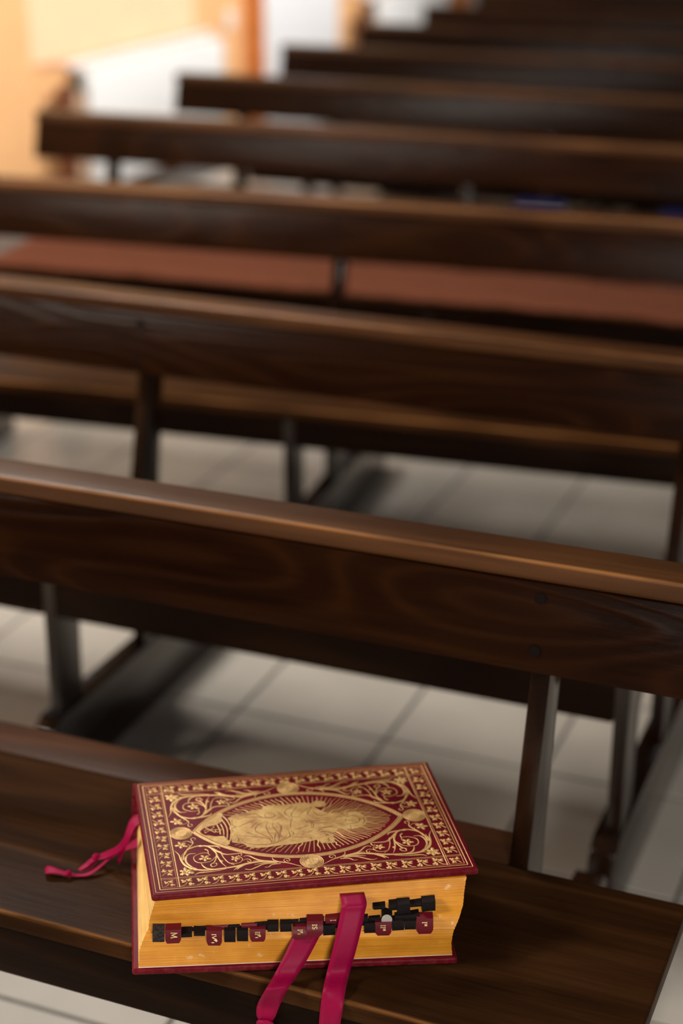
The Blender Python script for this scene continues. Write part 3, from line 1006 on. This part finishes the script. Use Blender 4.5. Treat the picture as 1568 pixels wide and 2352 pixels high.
oval = []
r = R0 - 5.2
for s in (1, -1):
    a1 = math.acos(H0 / r)
    for i in range(31):
        a = s * (-a1 + 2 * a1 * i / 30)
        oval.append((UC + r * math.sin(a), VC + s * (r * math.cos(a) - H0)))
centre = np.array((192.0, 117.0))
NR = 92
for k in range(NR):
    a = 2 * math.pi * (k + 0.5) / NR
    d = np.array((math.cos(a), math.sin(a)))
    # even spacing along the oval rather than by angle
    d = np.array((1.55 * math.cos(a), math.sin(a)))
    d /= np.linalg.norm(d)
    t0 = seg_dist_out(centre, d, FIGURE)
    t1 = seg_dist_out(centre, d, oval)
    if t0 is None or t1 is None:
        continue
    end = centre + d * (t1 - 3.0 - (0, 2.2, 1.0, 0)[k % 4])
    if end[0] < 92:
        continue
    if abs(d[1]) < 0.22 and d[0] > 0:
        end = centre + d * min(t1 - 6, t0 + (26 if k % 4 else 44))
    start = centre + d * max(0, t0 - 2)
    ln = np.linalg.norm(end - start)
    if np.dot(end - start, d) < 3:
        continue
    nrm = np.array((-d[1], d[0]))
    vs, fs = [], []
    if k % 4 == 0:
        pts = [start + d * ln * i / 8 + nrm * 0.9 * math.sin(i / 8 * math.pi * 3.2) for i in range(9)]
        strip_into(vs, fs, pts, (1.8, 1.3, 0.4), seg=3)
    else:
        strip_into(vs, fs, [start, end], (1.1, 0.9), smooth=False)
    mobj('ray', vs, fs, M_GOLD, front, k % 4 == 0)


def plate(name, ring, w, h, mat, smooth=False):
    """a flat gold piece standing proud of the leather, with soft sloping rim"""
    bm = bmesh.new()
    a = [bm.verts.new(Vector(cw(p[0], p[1], w)) - Vector(HERE)) for p in ring]
    bm.faces.new(a)
    r = bmesh.ops.inset_region(bm, faces=bm.faces[:], thickness=0.0005, use_even_offset=True)
    bm.faces.ensure_lookup_table()
    big = max(bm.faces, key=lambda f: f.calc_area())
    for v in big.verts:
        v.co.z += h / 1000.0
    bmesh.ops.triangulate(bm, faces=[big])
    o = bm_obj(name, bm, mat, front)
    return o


plate('gold_figure', FIGURE, 0.1, 0.35, M_GOLD_FIG)
plate('cloud', CLOUDS, 0.1, 0.3, M_GOLD_FIG)
# dark opening in the cloud with arcs and monogram
vs, fs = [], []
fan_into(vs, fs, [(64.8, 112.5), (68, 117), (73, 119), (80, 121), (90, 126), (96, 120), (98, 113), (98, 104), (90, 103), (80, 103), (74, 106), (69, 107)], (82, 112), w=0.45, ridge=0.45)
mobj('cloud_opening', vs, fs, M_LEATHER, front)
for pts in ARCS:
    vs, fs = [], []
    strip_into(vs, fs, pts, 1.3, w=0.5, ridge=0.8)
    mobj('rainbow_arc', vs, fs, M_GOLD, front, True)
vs, fs = [], []
for pts in CHIRHO:
    strip_into(vs, fs, pts, (0.9, 0.9), w=0.5, ridge=0.85)
mobj('monogram', vs, fs, M_GOLD, front, True)
vs, fs = [], []
for i, pts in enumerate(ENGRAVED):
    strip_into(vs, fs, pts, (0.3, 0.75, 0.75, 0.3), w=0.46, ridge=0.50)
mobj('engraved_drapery', vs, fs, M_ENGRAVE, front)

# ---- index tabs along the fore edge
nL = np.array([LOWK[0][2][1] - LOWK[0][1][1], -(LOWK[0][2][0] - LOWK[0][1][0]), 0.0])
nL /= np.linalg.norm(nL)
nU = np.array([UPK[1][2][1] - UPK[1][1][1], -(UPK[1][2][0] - UPK[1][1][0]), 0.0])
nU /= np.linalg.norm(nU)
P_LOW, P_UP = LOWK[1][1], UPK[0][1]
GLYPH = {  # strokes: x along the word, y up; widths thin / thick
    'M': (1.0, [((0, 0), (0.12, 1)), ((0.12, 1), (0.5, 0.05)), ((0.5, 0.05), (0.88, 1)), ((0.88, 1), (1, 0)), ((-0.1, 0), (0.14, 0)), ((0.86, 0), (1.12, 0)), ((0, 1), (0.18, 1)), ((0.82, 1), (1, 1))]),
    'I': (0.34, [((0.17, 0), (0.17, 1)), ((0, 0), (0.34, 0)), ((0, 1), (0.34, 1))]),
    'V': (0.86, [((0, 1), (0.43, 0)), ((0.43, 0), (0.86, 1)), ((-0.1, 1), (0.16, 1)), ((0.7, 1), (0.96, 1))]),
    'P': (0.6, [((0.1, 0), (0.1, 1)), ((0.1, 1), (0.45, 0.97), (0.58, 0.75), (0.45, 0.5), (0.1, 0.47)), ((-0.02, 0), (0.24, 0))]),
    'S': (0.6, [((0.55, 0.85), (0.3, 1), (0.05, 0.78), (0.3, 0.5), (0.56, 0.25), (0.3, 0), (0.02, 0.15))]),
}


def tab_plane(px, py, row):
    """the vertical plane of whichever packet of leaves stands foremost at that place"""
    if row == 'u':
        rows = []
        for key in LOWK + UPK:
            n = np.array([key[2][1] - key[1][1], -(key[2][0] - key[1][0]), 0.0])
            n /= np.linalg.norm(n)
            q = on_plane(px, py, key[1], n)
            q = np.array((q[0], q[1], key[0]))
            d = key[2] - key[1]
            t = np.dot(q - key[1], d) / np.dot(d, d)
            rows.append((-project(key[1] + d * t)[1], key[1] + d * t, n))
        ys = [r[0] for r in rows]
        f = lambda i: np.array([np.interp(-py, ys, [r[i][c] for r in rows]) for c in range(3)])
        n = f(2)
        return n / np.linalg.norm(n), f(1)
    best = None
    for key in (LOWK[:3] + UPK[:2] if row == 'l' else UPK):
        n = np.array([key[2][1] - key[1][1], -(key[2][0] - key[1][0]), 0.0])
        n /= np.linalg.norm(n)
        q = on_plane(px, py, key[1], n)
        dist = np.linalg.norm(q - CAM)
        if best is None or dist < best[0]:
            best = (dist, n, key[1])
    return best[1], best[2]


def index_tab(x0, x1, y0, y1, mat, row, word=None, tilt=0.0, label=None, corner=0.25, out=0.0035):
    x1 -= 1.2
    if row == 'u':
        out = 0.0022
    n, p0 = tab_plane((x0 + x1) / 2, y0 if row == 'u' else (y0 + y1) / 2, row)
    if row == 'u':
        alt = tab_plane((x0 + x1) / 2, y1, row)
        mid = ((x0 + x1) / 2, (y0 + y1) / 2)
        n, p0 = min(((n, p0), alt), key=lambda k: np.linalg.norm(on_plane(*mid, k[1], k[0]) - CAM))
    NU, NV = 6, 5
    top = lambda a: y0 - tilt * (a - 0.5) * (x1 - x0)
    vs, fs = [], []

    def P(a, b, lift):
        px = x0 + (x1 - x0) * a
        py = top(a) + (y1 - y0) * b
        bend = out * (0.25 + 0.75 * math.sin(min(1.0, b * 1.15) * math.pi / 2))
        return on_plane(px, py, p0 + n * (bend + lift), n)
    for lift in (0.0, 0.0007):
        for b in range(NV + 1):
            for a in range(NU + 1):
                A, B = a / NU, b / NV
                if b == NV:
                    A = corner * 0.5 + (1 - corner) * A if corner else A
                elif b == NV - 1 and corner:
                    A = 0.02 + 0.96 * A
                vs.append(P(A, B, lift))
    # root tucked between the leaves
    k = (NU + 1) * (NV + 1)
    for b in range(NV):
        for a in range(NU):
            q = b * (NU + 1) + a
            fs.append((q, q + 1, q + NU + 2, q + NU + 1))
            fs.append((k + q, k + q + NU + 1, k + q + NU + 2, k + q + 1))
    rim = list(range(NU + 1)) + [b * (NU + 1) + NU for b in range(1, NV + 1)] + [NV * (NU + 1) + a for a in range(NU - 1, -1, -1)] + [b * (NU + 1) for b in range(NV - 1, 0, -1)]
    for i in range(len(rim)):
        a, b = rim[i], rim[(i + 1) % len(rim)]
        fs.append((a, k + a, k + b, b))
    base = len(vs)
    for a in range(NU + 1):
        vs.append(np.array(vs[a]) - n * 0.010 + np.array((0, 0, 0.0012)))
    for a in range(NU):
        fs.append((a, base + a, base + a + 1, a + 1))
    o = mobj('index_tab', vs, fs, mat, missal, True)
    o.data.set_sharp_from_angle(angle=math.radians(50))
    if label:
        o['label'] = label
    if word:
        gv, gf = [], []
        cur = 0.0
        for ch, size, lift in word:
            wdt, strokes = GLYPH[ch]
            for st in strokes:
                pts = []
                for gx, gy in st:
                    # turned a quarter clockwise: reading runs downwards, tops point right
                    pts.append((lift + gy * size, cur + gx * size))
                f = lambda u, v, w: P(u, v, 0.0008 + 0.00025 * w)
                strip_into(gv, gf, pts, 0.055, w=0.2, ridge=1.0, smooth=len(pts) > 2, f=lambda u, v, w: P(0.36 + u, 0.22 + v, 0.0009 + 0.0002 * w))
            cur += (wdt * size + 0.05)
        mobj('gilt_lettering', gv, gf, M_GILT, o)
    return o


R_, B_ = M_TAB_RED, M_TAB_BLACK
index_tab(350, 379, 2137, 2164, M_TAB_WORN, 'l', label='worn greyish black tab', corner=0.0)
index_tab(379, 417, 2136, 2167, R_, 'l', [('M', 0.36, 0.02)], 0.05, 'red leather tab lettered M')
index_tab(416, 442, 2143, 2153, B_, 'l', tilt=0.05, corner=0)
index_tab(445, 472, 2141, 2150, B_, 'l', corner=0)
index_tab(425, 452, 2130, 2139, B_, 'u', tilt=0.05, corner=0)
index_tab(455, 484, 2127, 2137, B_, 'u', tilt=0.06, corner=0)
index_tab(487, 524, 2125, 2136, R_, 'u', tilt=0.06, corner=0.3)
index_tab(474, 511, 2138, 2172, R_, 'l', [('I', 0.24, 0.0), ('V', 0.26, 0.0), ('P', 0.18, 0.14), ('I', 0.14, -0.02)], 0, 'red leather tab lettered IV')
index_tab(515, 542, 2138, 2164, B_, 'l', corner=0)
index_tab(544, 571, 2137, 2162, B_, 'l', corner=0)
index_tab(524, 552, 2124, 2131, B_, 'u', tilt=0.04, corner=0)
index_tab(554, 591, 2121, 2131, R_, 'u', tilt=0.06, corner=0.3)
index_tab(574, 611, 2134, 2163, R_, 'l', [('I', 0.26, 0.0), ('I', 0.26, 0.0), ('P', 0.18, 0.14), ('I', 0.14, 0.0)], 0.02, 'red leather tab lettered II, left')
index_tab(585, 618, 2117, 2137, B_, 'u', tilt=0.08, corner=0)
index_tab(614, 641, 2123, 2140, B_, 'l', tilt=0.03, corner=0)
index_tab(643, 671, 2122, 2140, B_, 'l', tilt=0.03, corner=0)
index_tab(658, 687, 2113, 2122, B_, 'u', tilt=0.06, corner=0)
index_tab(688, 717, 2110, 2118, B_, 'u', tilt=0.06, corner=0)
index_tab(677, 704, 2119, 2128, B_, 'u', tilt=0.05, corner=0)
index_tab(672, 707, 2128, 2159, R_, 'l', [('I', 0.30, 0.0), ('P', 0.18, 0.14), ('I', 0.14, 0.0)], 0, 'red leather tab lettered I over the left ribbon', out=0.007)
index_tab(716, 745, 2108, 2117, B_, 'u', tilt=0.05, corner=0)
index_tab(704, 743, 2115, 2152, R_, 'l', [('I', 0.26, 0.0), ('S', 0.28, 0.0)], 0.02, 'red leather tab lettered IS with a rounded end', corner=0.45, out=0.009)
index_tab(742, 771, 2125, 2148, B_, 'l', tilt=0.06, corner=0)
index_tab(747, 782, 2107, 2132, R_, 'u', [('I', 0.34, 0.0)], 0.05, 'red leather tab lettered I, half behind the right ribbon')
index_tab(829, 846, 2107, 2126, B_, 'u', tilt=0.04, corner=0)
index_tab(846, 874, 2107, 2116, B_, 'u', tilt=0.06, corner=0)
index_tab(836, 863, 2120, 2143, B_, 'l', tilt=0.03, corner=0)
index_tab(877, 902, 2098, 2113, B_, 'u', tilt=-0.22, corner=0, label='twisted black tab behind the pale dot')
index_tab(861, 900, 2118, 2149, R_, 'l', [('I', 0.26, 0.0), ('I', 0.26, 0.0), ('I', 0.13, 0.14), ('I', 0.13, 0.14)], 0.03, 'red leather tab lettered II, right', corner=0.32)
index_tab(900, 929, 2115, 2137, B_, 'l', tilt=0.06, corner=0)
index_tab(929, 956, 2115, 2135, B_, 'l', tilt=0.03, corner=0)
index_tab(906, 937, 2103, 2116, B_, 'u', tilt=0.06, corner=0.3)
index_tab(933, 963, 2101, 2115, B_, 'u', tilt=0.06, corner=0)
index_tab(956, 996, 2110, 2145, R_, 'l', [('I', 0.26, 0.0), ('I', 0.13, 0.14), ('I', 0.13, 0.14)], 0.04, 'red leather tab lettered I, rightmost', corner=0.30)
index_tab(856, 886, 2080, 2089, B_, 'u', tilt=0.07, corner=0.2)
index_tab(893, 915, 2078, 2091, B_, 'u', tilt=0.06, corner=0.3)
index_tab(912, 943, 2077, 2099, B_, 'u', tilt=0.08, corner=0)
index_tab(940, 973, 2074, 2083, B_, 'u', tilt=0.08, corner=0.1)
index_tab(969, 1001, 2072, 2093, B_, 'u', tilt=0.10, corner=0)
# the pale round sticker
N_DOT, P_DOT = tab_plane(888, 2120, 'l')
vs, fs = [], []
ring = [(888 + 12.5 * math.cos(2 * math.pi * i / 20), 2113 + 12.5 * math.sin(2 * math.pi * i / 20)) for i in range(20)]
fan_into(vs, fs, ring, (888, 2113), f=lambda u, v, w: on_plane(u, v, P_DOT + N_DOT * (0.0004 + 0.0003 * w), N_DOT))
tag(mobj('index_tab', vs, fs, M_FELT, missal, True), 'pale grey round dot')

# ---- ribbons
def ribbon(rows, name='ribbon_marker', sub=5, thick=0.0005, label=None):
    """rows of (left edge point, right edge point) in world space"""
    Lp = spline([r[0] for r in rows], sub)
    Rp = spline([r[1] for r in rows], sub)
    vs, fs = [], []
    m = 5
    for i, (a, b) in enumerate(zip(Lp, Rp)):
        for k in range(m):
            vs.append(a + (b - a) * k / (m - 1))
        if i:
            q = (i - 1) * m
            for k in range(m - 1):
                fs.append((q + k, q + k + 1, q + m + k + 1, q + m + k))
    o = mobj(name, vs, fs, M_RIBBON, missal, True)
    s = o.modifiers.new('thickness', 'SOLIDIFY')
    s.thickness = thick
    s.offset = 1.0
    if label:
        o['label'] = label
    return o


def rowz(xl, yl, xr, yr, z):
    return (at(xl, yl, z), at(xr, yr, z))


def rowp(xl, yl, xr, yr, p, n):
    return (on_plane(xl, yl, p, n), on_plane(xr, yr, p, n))


PY = np.array((0.0, -1.0, 0.0))
FRONT_Y = np.array((0, -1.2185, 0.0))
up0 = UPK[2][1]
top = rowp(785, 2078, 842, 2075, up0 + nU * 0.006, nU)
inner = (top[0] + 0.02 * BV, top[1] + 0.02 * BV)
edge = rowz(749, 2238, 803, 2233, 0.4318)


def between(a, b, t, sag=0.0):
    return tuple(a[k] * (1 - t) + b[k] * t - BV * sag * math.sin(math.pi * t) for k in (0, 1))


ribbon([inner, top, between(top, edge, 0.12, 0.004), between(top, edge, 0.4, 0.004), between(top, edge, 0.7, 0.004),
        edge, rowz(741, 2275, 794, 2271, 0.4272), rowp(735, 2318, 787, 2315, FRONT_Y, PY), rowp(732, 2355, 781, 2355, FRONT_Y, PY), rowp(732, 2400, 775, 2400, FRONT_Y, PY)],
       label='broad satin ribbon falling from the middle of the pages')
top = rowp(676, 2140, 738, 2140, P_LOW + nL * 0.003, nL)
inner = (top[0] + 0.012 * BV, top[1] + 0.012 * BV)
edge = rowz(627, 2243, 684, 2238, 0.4316)
ribbon([inner, top, between(top, edge, 0.33, 0.003), between(top, edge, 0.66, 0.003), edge, rowz(607, 2278, 662, 2270, 0.4272),
        rowp(590, 2310, 643, 2308, FRONT_Y, PY), rowp(590, 2336, 632, 2335, FRONT_Y, PY), rowp(604, 2352, 622, 2352, FRONT_Y, PY), rowp(600, 2366, 626, 2366, FRONT_Y, PY), rowp(585, 2395, 640, 2395, FRONT_Y, PY)],
       label='broad satin ribbon slanting left, knotted at its end')
bm = bmesh.new()
k = on_plane(610, 2353, FRONT_Y - np.array((0, 0.003, 0)), PY) - HERE
bmesh.ops.create_uvsphere(bm, u_segments=14, v_segments=8, radius=1.0)
for v in bm.verts:
    v.co = Vector((k[0] + 0.011 * v.co.x + 0.002 * noise.noise(v.co * 3), k[1] + 0.004 * v.co.y, k[2] + 0.006 * v.co.z + 0.002 * noise.noise(v.co * 4)))
bm_obj('ribbon_knot', bm, M_RIBBON, missal, True)
# ribbons from the foot of the pages, lying to the left
ribbon([rowz(345, 1868, 348, 1893, .487), rowz(318, 1869, 319, 1896, .486), rowz(299, 1882, 309, 1903, .484), rowz(290, 1904, 301, 1918, .478), rowz(283, 1925, 294, 1936, .468), rowz(268, 1943, 277, 1956, .452),
        rowz(246, 1954, 254, 1968, .438), rowz(231, 1960, 237, 1973, .432), rowz(221, 1963, 224, 1974, .430)], label='upper satin ribbon at the foot of the book')
ribbon([rowz(221, 1963, 224, 1974, .430), rowz(207, 1972, 213, 1981, .429), rowz(193, 1984, 203, 1990, .429), rowz(180, 1995, 187, 1999, .427), rowz(181, 1997, 189, 2001, .4255), rowz(198, 1991, 206, 1995, .4245), rowz(220, 1972, 224, 1978, .427)], name='ribbon_loop')
ribbon([rowz(345, 1920, 347, 1948, .452), rowz(318, 1923, 318, 1947, .451), rowz(300, 1934, 303, 1949, .448), rowz(285, 1947, 287, 1954, .444), rowz(270, 1957, 271, 1961, .439), rowz(247, 1972, 249, 1976, .433), rowz(225, 1989, 228, 1995, .428),
        rowz(203, 2002, 206, 2010, .4245), rowz(180, 2006, 183, 2013, .4235), rowz(160, 2002, 158, 2012, .4250)], label='lower satin ribbon at the foot of the book')
ribbon([rowz(156, 2001, 154, 2012, .426), rowz(143, 1998, 141, 2008, .427), rowz(125, 1991, 122, 2006, .428), rowz(110, 1988, 106, 2006, .427), rowz(103, 1998, 105, 2007, .4235), rowz(121, 2002, 122, 2008, .4225), rowz(154, 2003, 154, 2009, .4245)], name='ribbon_loop')
ribbon([rowz(281, 1945, 290, 1946, .455), rowz(276, 1958, 283, 1960, .446), rowz(271, 1972, 277, 1975, .436), rowz(271, 1983, 275, 1986, .426)], label='short ribbon end pointing down')
for (px, py, z, a) in ((220, 1968, .4305, 0.0055), (156, 2006, .4265, 0.0048)):
    c = at(px, py, z) - HERE
    bm = bmesh.new()
    bmesh.ops.create_uvsphere(bm, u_segments=12, v_segments=8, radius=1.0)
    for v in bm.verts:
        q = 1 + 0.35 * noise.noise(v.co * 2.2)
        v.co = Vector((c[0] + a * 0.8 * q * v.co.x, c[1] + a * 0.9 * q * v.co.y, c[2] + a * 0.8 * q * v.co.z))
    bm_obj('ribbon_knot', bm, M_RIBBON, missal, True)
